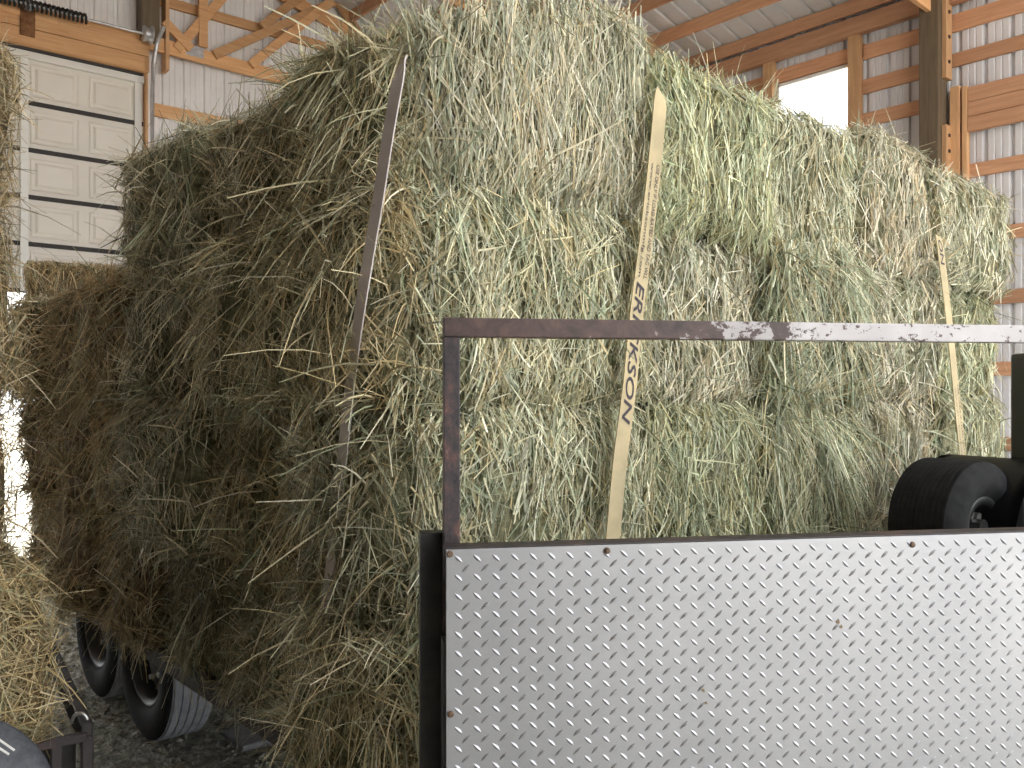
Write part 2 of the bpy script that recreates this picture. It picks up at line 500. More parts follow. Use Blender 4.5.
def make_bale(lo, hi, faces, label, group, core='core', rad=.055, bulge=.018, name='hay_bale', corner=0.0, slump=0.0, turn=0.0):
    COUNT[0] += 1
    seed = 100 + COUNT[0] * 13
    rng = np.random.default_rng(seed)
    b = Bale(lo, hi, seed, rad, bulge, corner, slump)
    o = b.core(name, M[core])
    tag(o, label, 'hay bale', group)
    S = Strands()
    for fc, kw in faces:
        area = 4 * np.prod([b.h[i] for i in range(3) if i != FACES[fc][0]])
        kw = dict(kw)
        dens = kw.pop('dens'); ls = kw.pop('straws', 0); lt = kw.get('tint', (1, 1, 1)); so = kw.pop('straw_len', (.08, .22))
        per = kw.pop('per', 14)
        stems_on(b, S, fc, max(3, int(area * dens / per)), per, rng=rng, **kw)
        if ls: long_straws(b, S, fc, int(ls * area), rng, so, lt)
    me = S.mesh('loose_hay', M['hay'])
    c = bpy.data.objects.new('loose_hay', me); C.objects.link(c); c.parent = o
    c['kind'] = 'stuff'
    o.rotation_euler = (0, 0, turn)
    return o


# ---- the big load: rows from the trailer bed up
ROWS = [.69, 1.08, 1.47, 1.86, 2.25]
ROWN = ['bottom', 'third', 'second', 'top']
XC = [0.0, .60, 1.07, 1.58, 2.10, 2.75]
YC = [0.0, .42, .95, 1.5, 2.0, 2.45, 2.9, 3.36]
ORD = ['first', 'second', 'third', 'fourth', 'fifth', 'sixth', 'seventh']
TINTS = {}


def right_kw(row, col):
    r = random.Random(row * 17 + col * 5)
    g = r.uniform(-.06, .06)
    br = r.uniform(.86, 1.1)
    tint = ((1.0 - g * .9) * br, br, (.96 - g * 1.2) * br)
    near = 1.0 / (1 + .42 * col)
    kw = dict(dens=16000 * near, w=.0031 * (1 + .14 * col), L=.062 * (1 + .05 * col), theta=.34, lift=.11, droop=.4, tint=tuple(1.1 * q for q in tint),
              palw=GREEN if (row + col) % 2 else MIXED, edge=.16, comb=.5, straws=35)
    if row == 3 and col == 0: kw.update(theta=.15, comb=.85, L=.10, lift=.07, palw=GREEN, edge=.10)
    if row == 3 and col == 1: kw.update(theta=.2, comb=.7, L=.08, lift=.08)
    if row == 2 and col == 2: kw.update(palw=[.16, .34, .26, .10, .08, .06], lift=.2, droop=1.0, L=.12)
    if row == 1 and col == 2: kw.update(lift=.28, droop=1.3, L=.17)
    return kw


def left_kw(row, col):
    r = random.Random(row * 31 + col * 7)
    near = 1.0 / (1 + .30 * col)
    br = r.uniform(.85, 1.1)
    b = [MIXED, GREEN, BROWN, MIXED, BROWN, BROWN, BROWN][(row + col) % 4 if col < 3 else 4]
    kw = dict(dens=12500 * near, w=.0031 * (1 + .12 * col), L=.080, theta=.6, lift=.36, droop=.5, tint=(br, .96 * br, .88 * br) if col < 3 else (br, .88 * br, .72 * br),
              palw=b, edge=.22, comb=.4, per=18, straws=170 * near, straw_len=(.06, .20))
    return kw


for row in range(4):
    z0, z1 = ROWS[row], ROWS[row + 1]
    # corner bale
    rk, lk = right_kw(row, 0), left_kw(row, 0)
    tk = dict(dens=6000, w=.0024, L=.06, theta=.9, lift=.35, droop=.1, tint=(1, 1, .95), palw=GREEN, edge=.2, straws=40, straw_len=(.04, .12))
    sh = (.0, .012, -.008, .006)[row]
    f = [('-y', rk), ('-x', lk)] + ([('+z', tk)] if row == 3 else [])
    make_bale((sh - .05, sh * .5 - .012, z0), (XC[1], YC[1], z1 + (.03 if row == 3 else 0)), f,
              'hay bale on the near corner of the tall load, top row, combed like thatch' if row == 3 else
              f'hay bale on the near corner of the tall load, {ROWN[row]} row' if row < 3 and row > 0 else
              'hay bale on the near corner of the tall load, bottom row', 'bales of the tall load', rad=.05, corner=.20, slump=.15 if row == 3 else 0)
    for c in range(1, 5):
        rk = right_kw(row, c)
        r = random.Random(row * 9 + c)
        dy = r.uniform(-.02, .03)
        if (row, c) == (2, 2): dy = -.05
        if (row, c) == (2, 1): dy = .02
        dz = 0
        if row == 3: dz = (0, -.03, -.01, .03, -.02)[c]
        f = [('-y', rk)]
        if dy < -.01 or (row, c) == (2, 2): f.append(('-x', dict(rk, dens=4500, vband=(-1, -.7))))
        if row == 3: f.append(('+z', dict(tk, dens=3500, w=.003)))
        rd = .04 if row == 3 else .055
        if c == 4: f.append(('+x', dict(rk, dens=3000)))
        make_bale((XC[c], dy, z0), (XC[c + 1], .90, z1 + dz), f,
                  f'hay bale in {ROWN[row]} row of the bright end face, {ORD[c]} from near corner', 'bales of the tall load', rad=rd)
    ncol = {0: 7, 1: 7, 2: 7, 3: 3}[row]
    for c in range(1, ncol):
        lk = left_kw(row, c)
        r = random.Random(row * 19 + c)
        dx = r.uniform(-.05, .03)
        if row == 0: dx = r.uniform(.0, .10)
        if c == 6: dx = .14
        f = [('-x', lk)]
        if row == 3: f.append(('+z', dict(tk, dens=5000)))
        if c == ncol - 1: f.append(('+y', dict(lk, dens=3000)))
        if row == 2 and c >= 3: f.append(('+z', dict(tk, dens=2000, palw=BROWN, L=.05, lift=.1)))
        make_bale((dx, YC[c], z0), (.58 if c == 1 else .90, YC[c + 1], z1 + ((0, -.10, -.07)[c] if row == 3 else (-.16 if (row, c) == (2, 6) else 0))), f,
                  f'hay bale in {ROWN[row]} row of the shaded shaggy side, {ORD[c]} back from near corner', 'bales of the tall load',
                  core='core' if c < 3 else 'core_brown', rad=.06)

for row in (1, 2):  # inner bales added to block daylight between the rows
    make_bale((.92, 2.0, ROWS[row]), (1.80, 2.9, ROWS[row + 1]), [('+z', dict(dens=600, w=.003, L=.06, theta=.9, lift=.2, droop=.2, tint=(1, .9, .8), palw=BROWN))],
              f'added light-blocking hay bale inside the {ROWN[row]} row, behind the far bales of the shaded side', 'bales of the tall load', core='core_brown', rad=.03, bulge=.005)

# the smooth brown bale lying on the far end of the load
kb = dict(dens=12000, w=.003, L=.035, theta=.3, lift=.02, droop=.1, tint=(1.0, .86, .68), palw=BROWN, edge=.1, comb=.6)
make_bale((.10, 2.90, 1.705), (.98, 3.34, 2.06), [('-x', kb), ('+z', kb), ('-y', kb)],
          'smooth brown bale on the far end of the load in front of the garage door', 'bales of the tall load', core='core_brown', rad=.035, bulge=.008, turn=math.radians(-15))

# ---- the second load at the left edge
LR = [.82, 1.16, 1.50, 1.84, 2.17]
for row in range(4):
    kw = dict(dens=17000, w=.0024, L=.065, theta=.9, lift=.25, droop=.5, tint=(1.0, .88, .70) if row == 0 else (.82, .71, .60), palw=BROWN if row else [.36, .14, .06, .30, .10, .04], edge=.3, comb=.0, straws=200, straw_len=(.04, .10))  # upper rows tinted darker, painting in their shadow
    dx = (.046, -.008, .008, -.004)[row]
    f = [('-y', kw), ('+x', dict(kw, dens=6000))] + ([('+z', dict(kw, dens=5000))] if row in (0, 3) else [])
    make_bale((-.95, .70 - (.06 if row == 0 else 0), LR[row]), (-.445 + dx, 1.60, LR[row + 1]), f,
              f'brown hay bale at the left edge on the black trailer, {ROWN[row]} of its stack', 'bales of the left stack', core='core_brown')


# ------------------------------------------------------------------ building
X0, X1, Y0, Y1 = -5.0, 7.9, -4.2, 8.35
FRONT_X = -1.25            # added front wall ends here to shade the load; open to the right
EAVE, SLOPE, XR = 5.42, .22, 1.45
def roof_z(x): return EAVE + SLOPE * (X1 - x) if x >= XR else EAVE + SLOPE * (X1 - XR) - SLOPE * (XR - x)


bm = bmesh.new()
nx, ny = 1, 1
for a, b in (((X0, Y0), (X1, Y1)),):
    vs = [bm.verts.new((x, y, 0)) for x, y in ((a[0], a[1]), (b[0], a[1]), (b[0], b[1]), (a[0], b[1]))]
    bm.faces.new(vs)
floor = obj('floor', bm, M['gravel']); tag(floor, kind='structure')
bm = bmesh.new()
vs = [bm.verts.new(p) for p in ((-60, -60, -.02), (60, -60, -.02), (60, 60, -.02), (-60, 60, -.02))]
bm.faces.new(vs)
g = obj('ground', bm, M['yard']); tag(g, kind='structure')


def siding(bm, u0, u1, lo, hi, place, pitch=.23, rib=.022):
    """ribbed sheet: place(u, depth, z); lo, hi functions of u"""
    us = [u0]
    k = math.ceil(u0 / pitch)
    pr = [(u0, 0)]
    while k * pitch < u1 - .03:
        u = k * pitch
        if u - .028 > u0:
            for du, dd in ((-.026, 0), (-.012, rib), (.012, rib), (.026, 0)): pr.append((u + du, dd))
            for q in (.085, .145):
                if u + q + .012 < u1: pr += [(u + q - .01, 0), (u + q, rib * .28), (u + q + .01, 0)]
        k += 1
    pr.append((u1, 0))
    pr = [p for p in pr if u0 <= p[0] <= u1]
    row = [(bm.verts.new(place(u, d, lo(u))), bm.verts.new(place(u, d, hi(u)))) for u, d in pr]
    for a, b in zip(row, row[1:]): bm.faces.new((a[0], b[0], b[1], a[1]))


DX0, DX1, DTOP, DBOT = -2.3, 2.33, 4.82, 2.48
WB = empty('wall_back', (DX1, Y1, 0), kind='structure')
bm = bmesh.new()
pl = lambda u, d, z: (u, Y1 - d * -1, z)
rz = lambda u: roof_z(u) + .15
siding(bm, X0, DX0, lambda u: 0, rz, pl); siding(bm, DX1, X1, lambda u: 0, rz, pl); siding(bm, DX0, DX1, lambda u: DTOP, rz, pl)
obj('siding', bm, M['siding'], WB)
# girts on the gable beside and above the door
for z in (.4, 1.2, 2.0, 2.8, 3.6, 3.95, 4.55):
    if z in (3.6,): continue
    bm = bmesh.new(); box(bm, (DX1 + .10, Y1 - .04, z - .07), (X1, Y1 - .002, z + .07), .004); obj('girt', bm, M['wood_x'], WB)
bm = bmesh.new(); box(bm, (DX1 + .05, Y1 - .04, 5.70), (5.6, Y1 - .002, 5.81), .004); obj('girt', bm, M['wood_x'], WB)
bm = bmesh.new(); box(bm, (X0, Y1 - .20, 4.88), (DX1 + .02, Y1 - .09, 5.04), .005); box(bm, (X0, Y1 - .20, 5.045), (DX1 + .02, Y1 - .09, 5.20), .005)
obj('door_header', bm, M['wood_x'], WB)
bm = bmesh.new(); box(bm, (2.26, Y1 - .26, 5.21), (2.44, Y1 - .05, 6.35), .006); obj('post', bm, M['wood_old'], WB)
bm = bmesh.new(); box(bm, (2.52, Y1 - .2, 4.95), (2.56, Y1 - .05, 6.5), .004); obj('stud', bm, M['wood_z'], WB)
bm = bmesh.new(); box(bm, (2.335, Y1 - .12, 0), (2.36, Y1 - .02, 4.9), .003); obj('door_jamb', bm, M['wood_z'], WB)

# the garage door
D1 = empty('door_1', (DX1, Y1 - .02, DBOT), kind='structure')
nsec = 5; sh = (DTOP - DBOT) / nsec
bay = [DX0 + i * (DX1 - DX0) / 4.2 for i in range(5)]
bay = [DX1 - .06 - 1.07 * k for k in range(5)][::-1]
for s in range(nsec):
    z0, z1 = DBOT + s * sh + .012, DBOT + (s + 1) * sh - .012
    bm = bmesh.new()
    box(bm, (DX0, Y1 - .05, z0), (DX1, Y1 - .01, z1), .004)
    for i in range(4):
        a, b = bay[i] + .06, bay[i + 1] - .04
        mid = (a + b) / 2
        for p, q in ((a, mid - .05), (mid + .05, b)):
            # pressed panel: sunk groove ring and raised field
            y = Y1 - .05
            ring = [(p, z0 + .06, y - .001), (q, z0 + .06, y - .001), (q, z1 - .06, y - .001), (p, z1 - .06, y - .001)]
            lev = [(0, 0), (.018, -.010), (.04, -.010), (.062, .006)]
            prev = None
            for ins, dep in lev:
                vs = [bm.verts.new((p + ins, y - .001 - dep - .008 + .008, z0 + .06 + ins)), bm.verts.new((q - ins, y - .001 - dep, z0 + .06 + ins)),
                      bm.verts.new((q - ins, y - .001 - dep, z1 - .06 - ins)), bm.verts.new((p + ins, y - .001 - dep, z1 - .06 - ins))]
                for v_ in vs: v_.co.y = y - .012 - dep
                if prev:
                    for k in range(4): bm.faces.new((prev[k], prev[(k + 1) % 4], vs[(k + 1) % 4], vs[k]))
                else:
                    out = [bm.verts.new((v_.co.x, y + .001, v_.co.z)) for v_ in vs]
                    for k in range(4): bm.faces.new((out[k], out[(k + 1) % 4], vs[(k + 1) % 4], vs[k]))
                prev = vs
            bm.faces.new(prev)
    obj('door_section', bm, M['door'], D1)
    bm = bmesh.new(); box(bm, (DX0, Y1 - .062, z0 - .03), (DX1, Y1 - .045, z0 + .014)); obj('section_seal', bm, M['seal'], D1)
for i, x in enumerate(bay):
    bm = bmesh.new(); w = .035
    box(bm, (x - w, Y1 - .085, DBOT), (x + w, Y1 - .05, DTOP), .004)
    if i == 4:
        for k in range(40):
            zz = DBOT + .05 + k * .057
            box(bm, (x + .012, Y1 - .089, zz), (x + .024, Y1 - .084, zz + .025))
    obj('door_stile', bm, M['white_steel'], D1)
bm = bmesh.new(); box(bm, (DX0, Y1 - .10, DTOP - .035), (DX1, Y1 - .05, DTOP + .035), .005); obj('top_strut', bm, M['white_steel'], D1)
bm = bmesh.new(); box(bm, (DX0, Y1 - .13, DTOP + .038), (DX1 - .02, Y1 - .09, DTOP + .06)); obj('top_seal', bm, M['seal'], D1)
bm = bmesh.new()
tube(bm, [(DX1 + .02, Y1 - .30, .05), (DX1 + .02, Y1 - .30, 4.6), (DX1 + .03, Y1 - .31, 4.95), (DX1 + .05, Y1 - .36, 5.15), (DX1 + .09, Y1 - .46, 5.30)], .022, 8)
obj('door_track', bm, M['galv'], D1)
# torsion spring, shaft, drum, bearing plate
bm = bmesh.new()
pts = []
turns = 84
for k in range(turns * 8):
    a = k / 8 * 2 * math.pi
    pts.append((-1.6 + (1.72 + 1.6) * k / (turns * 8), Y1 - .30 + .045 * math.cos(a), 5.235 + .045 * math.sin(a)))
tube(bm, pts, .0135, 5)
obj('torsion_spring', bm, M['black'], D1)
bm = bmesh.new(); tube(bm, [(DX0, Y1 - .30, 5.235), (DX1 + .03, Y1 - .30, 5.235)], .014, 8); obj('spring_shaft', bm, M['galv'], D1)
bm = bmesh.new(); lathe(bm, [(-.04, .02), (-.04, .09), (-.02, .075), (.02, .075), (.04, .10), (.045, .10), (.045, .02)], (DX1 - .03, Y1 - .30, 5.235), (1, 0, 0), 24); obj('cable_drum', bm, M['galv'], D1, True)
bm = bmesh.new(); box(bm, (1.14, Y1 - .225, 4.96), (1.27, Y1 - .20, 5.30), .004); obj('bearing_plate', bm, M['rustplate'], D1)
bm = bmesh.new(); lathe(bm, [(-.03, .015), (-.03, .05), (.02, .05), (.02, .015)], (1.21, Y1 - .27, 5.235), (0, 1, 0), 16); obj('bearing', bm, M['galv'], D1, True)

# eave wall on the right
WRt = empty('wall_right', (X1, 0, 0), kind='structure')
WY0, WY1, WZ0, WZ1 = 3.15, 4.02, 3.85, 4.97
bm = bmesh.new()
pl = lambda u, d, z: (X1 + d, u, z)
siding(bm, Y0, WY0, lambda u: 0, lambda u: EAVE + .16, pl, rib=.03); siding(bm, WY1, Y1, lambda u: 0, lambda u: EAVE + .16, pl, rib=.03)
siding(bm, WY0, WY1, lambda u: 0, lambda u: WZ0, pl); siding(bm, WY0, WY1, lambda u: WZ1, lambda u: EAVE + .16, pl)
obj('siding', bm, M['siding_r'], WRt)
def girt_r(y0, y1, z, w=.14, th=.04):
    bm = bmesh.new(); box(bm, (X1 - th, y0, z - w / 2), (X1 - .004, y1, z + w / 2), .004); obj('girt', bm, M['wood_y'], WRt)
for z, w in ((5.06, .17), (4.70, .13), (3.60, .13), (2.97, .13), (2.37, .13), (1.7, .13), (1.0, .13), (.3, .2)): girt_r(Y0, 2.14, z, w)
for z in (5.04, 4.68): girt_r(2.36, 3.02, z, .15)
for z in (4.33, 3.6, 2.97): girt_r(2.36, 3.15, z)
for z in (3.75, 3.0): girt_r(3.15, Y1 - .05, z)
girt_r(4.15, Y1 - .05, 5.04); girt_r(4.15, Y1 - .05, 4.4)
girt_r(3.0, 4.15, 5.06, .15)
bm = bmesh.new(); box(bm, (X1 - .14, Y0, 5.22), (X1 - .05, Y1 - .25, 5.40), .004); obj('eave_beam', bm, M['wood_y'], WRt)
# the header of three boards to the right of the post
bm = bmesh.new()
for k in range(3): box(bm, (X1 - .10, Y0, 3.96 + k * .142), (X1 - .042, 1.96, 3.96 + k * .142 + .138), .004)
obj('header', bm, M['wood_y'], WRt)
bm = bmesh.new(); box(bm, (X1 - .11, 1.965, 3.3), (X1 - .03, 2.01, 4.40), .004); obj('header_stud', bm, M['wood_z'], WRt)
bm = bmesh.new(); box(bm, (X1 - .11, 2.03, 3.3), (X1 - .05, 2.12, 4.42), .004); obj('trimmer', bm, M['wood_z'], WRt)
bm = bmesh.new(); box(bm, (X1 - .28, 2.16, 0), (X1 - .06, 2.34, 5.3), .006); obj('post', bm, M['wood_old'], WRt)
bm = bmesh.new(); box(bm, (X1 - .20, 2.115, 4.50), (X1 - .06, 2.158, 5.45), .004); box(bm, (X1 - .20, 2.115, 0), (X1 - .06, 2.158, 4.05), .004)
sp = obj('splice_board', bm, M['wood_z'], WRt)
for zz in (4.66, 4.90, 5.14, 3.95, 3.80):
    bm = bmesh.new(); lathe(bm, [(0, .018), (.012, .018), (.014, .0)], (X1 - .14, 2.116, zz), (0, -1, 0), 12); obj('bolt', bm, M['seal'], WRt)
for y in (WY0 - .13, WY1 + .005):
    bm = bmesh.new(); box(bm, (X1 - .12, y, 3.0), (X1 - .02, y + .12, 5.22), .004); obj('window_stud', bm, M['wood_z'], WRt)
for y in (5.2, 8.2):
    bm = bmesh.new(); box(bm, (X1 - .20, y - .08, 0), (X1 - .05, y + .08, 5.3), .005); obj('post', bm, M['wood_z'], WRt)

W1 = empty('window_1', (X1, WY0, WZ0), kind='structure')
bm = bmesh.new()
for a, b in (((WY0, WZ0), (WY1, WZ0 + .03)), ((WY0, WZ1 - .03), (WY1, WZ1)), ((WY0, WZ0), (WY0 + .025, WZ1)), ((WY1 - .025, WZ0), (WY1, WZ1))):
    box(bm, (X1 - .03, a[0], a[1]), (X1 + .02, b[0], b[1]))
obj('window_frame', bm, M['white_steel'], W1)
bm = bmesh.new(); box(bm, (X1 - .003, WY0 + .02, WZ0 + .02), (X1 + .001, WY1 - .02, WZ1 - .02)); obj('window_pane', bm, M['pane'], W1)

# left wall, outside the picture, that keeps the shaded side dark
WL = empty('wall_left', (X0, 0, 0), kind='structure')
bm = bmesh.new(); siding(bm, Y0, Y1, lambda u: 0, lambda u: EAVE, lambda u, d, z: (X0 - d, u, z)); obj('siding', bm, M['boards'], WL)

WF = empty('front_light_blocker', (X0, Y0, 0), kind='structure')  # unseen wall added to cut the light reaching the shaded side
bm = bmesh.new(); siding(bm, X0, FRONT_X, lambda u: 0, roof_z, lambda u, d, z: (u, Y0 - d, z)); obj('siding', bm, M['boards'], WF)

# roof
CE = empty('ceiling', (XR, 0, roof_z(XR)), kind='structure')
bm = bmesh.new()
for xa, xb in ((XR, X1 + .3), (X0 - .3, XR)):
    pr = []
    u = Y0 - .3
    while u < Y1 + .3:
        pr += [(u, 0), (u + .17, 0), (u + .185, .025), (u + .215, .025)]; u += .23
    prev = None
    for u, d in pr:
        za = roof_z(xa) if xa != XR else roof_z(XR); zb = roof_z(xb)
        cur = (bm.verts.new((xa, u, za + d + .145)), bm.verts.new((xb, u, zb + d + .145)))
        if prev: bm.faces.new((prev[0], prev[1], cur[1], cur[0]))
        prev = cur
obj('roof_sheet', bm, M['roof'], CE)
for k in range(12):
    for sgn in (1, -1):
        x = X1 - .12 - k * .60
        if sgn < 0: x = X0 + .1 + k * .60
        if sgn > 0 and x < XR or sgn < 0 and x > XR: continue
        bm = bmesh.new(); z = roof_z(x)
        box(bm, (x - .02, Y0, z - .005), (x + .02, Y1 - .02, z + .14), .003)
        obj('purlin', bm, M['wood_y'], CE)


def truss(y, label, webs, th=.045, bc=5.22):
    T = empty('roof_truss', (XR, y, bc), label, 'roof truss', 'roof trusses')
    bm = bmesh.new(); beam(bm, (X0 + .05, y, bc), (X1 - .05, y, bc), .15, th); obj('bottom_chord', bm, M['wood_x'], T)
    for xa, xb in ((X1 - .05, XR), (X0 + .05, XR)):
        bm = bmesh.new(); beam(bm, (xa, y, roof_z(xa) - .085), (xb, y, roof_z(xb) - .085), .15, th); obj('top_chord', bm, M['wood_x'], T)
    for wi, ((xa, za), (xb, zb)) in enumerate(webs):
        yw = y - .03 - .006 * wi
        bm = bmesh.new(); beam(bm, (xa, yw, za), (xb, yw, zb), .10, th * .9); obj('web', bm, M['wood_x'], T)
        bm = None
    for (xa, za), (xb, zb) in webs[:1]:
        bm = bmesh.new(); box(bm, (xa + .1, y - th / 2 - .004, bc - .03), (xa + .3, y - th / 2 - .001, bc + .09)); obj('nail_plate', bm, M['galv'], T)
    return T


BC = 5.22
def tz(x): return roof_z(x) - .1
gw = []
for (pa, pb) in (((176, 50), (222, -2)), ((202, 48), (202, -4)), ((163, 22), (190, 50)), ((213, 56), (335, 2)), ((249, 66), (330, 2)),
                 ((260, 28), (298, -2)), ((336, 5), (362, 42))):
    A, B = on_y(pa[0], pa[1], Y1 - .15), on_y(pb[0], pb[1], Y1 - .15)
    gw.append(((A.x, A.z), (B.x, B.z)))
truss(Y1 - .14, 'gable roof truss against the pale siding above the garage door', gw)
std = []
xs = [1.45, 3.2, 4.6, 6.2]
std = [((1.45, BC), (1.45, tz(1.45))), ((1.45, BC), (3.2, tz(3.2))), ((3.2, tz(3.2)), (4.2, BC)), ((4.2, BC), (5.6, tz(5.6))), ((5.6, tz(5.6)), (6.4, BC)),
       ((1.45, BC), (-.3, tz(-.3))), ((-.3, tz(-.3)), (-1.3, BC)), ((-1.3, BC), (-2.7, tz(-2.7)))]
for o_ in (WB, D1): o_.rotation_euler = (0, 0, math.radians(-2.5))
truss(5.2, 'middle roof truss over the load, one bay nearer than the gable', std)
truss(2.25, 'near roof truss bearing on the wooden post of the right wall', std)

# ------------------------------------------------------------------ the hay trailer under the load
def wheel(name, parent, c, axis, R, W, rim_r, tread_mat, grooves=5, gd=.010):
    """tyre + rim; axis points to the outer side"""
    axis = Vector(axis).normalized()
    bm = bmesh.new()
    hw = W / 2
    prof = [(-hw * .8, rim_r), (-hw * .98, rim_r + .02), (-hw * 1.04, (rim_r + R) / 2), (-hw * .97, R - .03), (-hw * .85, R - .008)]
    n = grooves
    xs = np.linspace(-hw * .8, hw * .8, n + 1)
    for i in range(n):
        a, b = xs[i] + .003, xs[i + 1] - .003
        prof += [(a - .003, R - gd), (a, R), (b, R), (b + .003, R - gd)]
    prof += [(hw * .85, R - .008), (hw * .97, R - .03), (hw * 1.04, (rim_r + R) / 2), (hw * .98, rim_r + .02), (hw * .8, rim_r)]
    lathe(bm, prof, c, axis, 56)
    t = obj('tyre', bm, [M['rubber'], tread_mat], parent, True)
    for p in t.data.polygons:                          # worn tread band; on trailer tyres its light is painted in
        ctr = p.center - (Vector(c) - world_loc(parent))
        ra = (ctr - axis * ctr.dot(axis)).length
        if ra > R - .0105 and abs(ctr.dot(axis)) < hw * .84: p.material_index = 1; p.use_smooth = False
    bm = bmesh.new()
    lathe(bm, [(-hw * .8, rim_r), (-hw * .5, rim_r - .025), (hw * .2, rim_r - .03), (hw * .35, rim_r * .55), (hw * .5, rim_r * .3), (hw * .5, .001)], c, axis, 40)
    lathe(bm, [(hw * .2, rim_r - .03), (hw * .82, rim_r - .012), (hw * .86, rim_r + .008), (hw * .80, rim_r + .010)], c, axis, 40)
    r = obj('rim', bm, M['rim'], parent, True)
    for k in range(5):
        a = 2 * math.pi * k / 5
        s = axis.cross(Vector((0, 0, 1))).normalized(); u = s.cross(axis)
        bm = bmesh.new(); lathe(bm, [(hw * .42, .012), (hw * .58, .012), (hw * .60, .0)], Vector(c) + (s * math.cos(a) + u * math.sin(a)) * rim_r * .45, axis, 8)
        obj('lug_nut', bm, M['bright'], r)
    return t


HT = empty('hay_trailer', (1.4, 1.6, 0), 'flatbed trailer with black wheels under the tall hay load', 'trailer')
bm = bmesh.new(); box(bm, (.12, .02, .625), (2.66, 3.5, .685), .006); obj('deck', bm, M['deck'], HT)
for x in (.62, 2.15):
    bm = bmesh.new(); box(bm, (x, .05, .50), (x + .07, 3.83, .622), .006); obj('frame_rail', bm, M['red'], HT)
bm = bmesh.new(); box(bm, (.2, .03, .52), (2.6, .09, .622), .006); obj('end_rail', bm, M['red'], HT)
for y in (2.62, 3.30):
    for x, ax in ((.52, -1), (2.28, 1)):
        wheel('wheel', HT, (x, y, .335), (ax, 0, 0), .335, .21, .19, M['tread'])
    bm = bmesh.new(); tube(bm, [(.55, y, .335), (2.25, y, .335)], .035, 10); obj('axle', bm, M['black'], HT)
    for x in (.66, 2.18):
        bm = bmesh.new(); box(bm, (x, y - .04, .335), (x + .05, y + .04, .51)); obj('spring_hanger', bm, M['black'], HT)
bm = bmesh.new(); box(bm, (1.30, 3.9, .50), (1.42, 4.9, .60), .006); box(bm, (.62, 3.83, .5), (2.22, 3.9, .62), .006); obj('tongue', bm, M['red'], HT)
bm = bmesh.new(); box(bm, (1.33, 4.6, 0), (1.39, 4.66, .5), .004); box(bm, (1.27, 4.54, 0), (1.45, 4.72, .012)); obj('jack_stand', bm, M['black'], HT)
for x in (.64, 2.14):
    bm = bmesh.new(); box(bm, (x, .30, 0), (x + .06, .36, .5), .004); obj('support_leg', bm, M['black'], HT)

# a flat pad beside the wheel
bm = bmesh.new(); box(bm, (.68, 2.2, .0), (1.05, 2.42, .028), .006)
o = obj('stone_slab', bm, M['slab']); tag(o, 'flat grey slab on the gravel beside the pale-treaded trailer tyre', 'slab')

# ------------------------------------------------------------------ second trailer at the left edge
LT = empty('stock_trailer', (-.7, 1.2, 0), 'black steel trailer frame under the left hay stack with a ring at its corner', 'trailer')
rA, rB = on_x(86, 736, -.335), None
h2 = .80
def at_h(px, py, h):
    d = ray(px, py); t = (h - CAM.z) / d.z
    return CAM + d * t
pc = at_h(87, 736, h2); pf = at_h(50, 650, h2); far = pc + (pf - pc) * 3.2
bm = bmesh.new(); beam(bm, pc, far, .05, .022, bev=.003); obj('side_rail', bm, M['deck'], LT)
d_ = (far - pc).normalized(); left = Vector((-d_.y, d_.x, 0))
bm = bmesh.new(); beam(bm, pc, pc + left * .75, .018, .02); obj('end_rail', bm, M['deck'], LT)
for off in (0.0, .055):
    bm = bmesh.new(); p = pc + left * off; beam(bm, (p.x, p.y, .30), (p.x, p.y, h2), .022, .02, up=left); obj('stake', bm, M['deck'], LT)
bm = bmesh.new(); q = pc + left * .03
box(bm, (pc.x - .80, pc.y + .10, .70), (pc.x - .035, pc.y + 1.6, .775), .005); obj('deck', bm, M['black'], LT)
for t in (.28, .55):
    p = pc.lerp(far, t); bm = bmesh.new(); beam(bm, p, p + left * .5, .04, .03); obj('cross_member', bm, M['deck'], LT)
bm = bmesh.new(); box(bm, (pc.x - .80, pc.y + .08, .27), (pc.x - .02, pc.y + .13, .32), .004); obj('lower_rail', bm, M['black'], LT)
bm = bmesh.new(); beam(bm, (pc.x - .01 + d_.x * .09, pc.y + d_.y * .09, .55), tuple(Vector((pc.x - .01, pc.y, .55)) + d_ * .09 + left * .70), .44, .012); obj('end_panel', bm, M['black'], LT)
for x in (-.06, -.8):
    bm = bmesh.new(); box(bm, (pc.x + x, pc.y + .5, 0), (pc.x + x + .06, pc.y + .56, .72), .004); obj('support_leg', bm, M['black'], LT)
bm = bmesh.new()
rc = at_h(80, 722, h2 + .02)
pts = []
side = Vector((SN, -CS, 0))
for k in range(13):
    a = -.3 + math.pi * 1.15 * k / 12
    pts.append(rc + side * (.016 * math.cos(a)) + Vector((0, 0, 1)) * (.018 * math.sin(a)))
pts = [pts[0] - Vector((0, 0, .035))] + pts
tube(bm, pts, .0038, 8); obj('tie_ring', bm, M['bright'], LT, True)

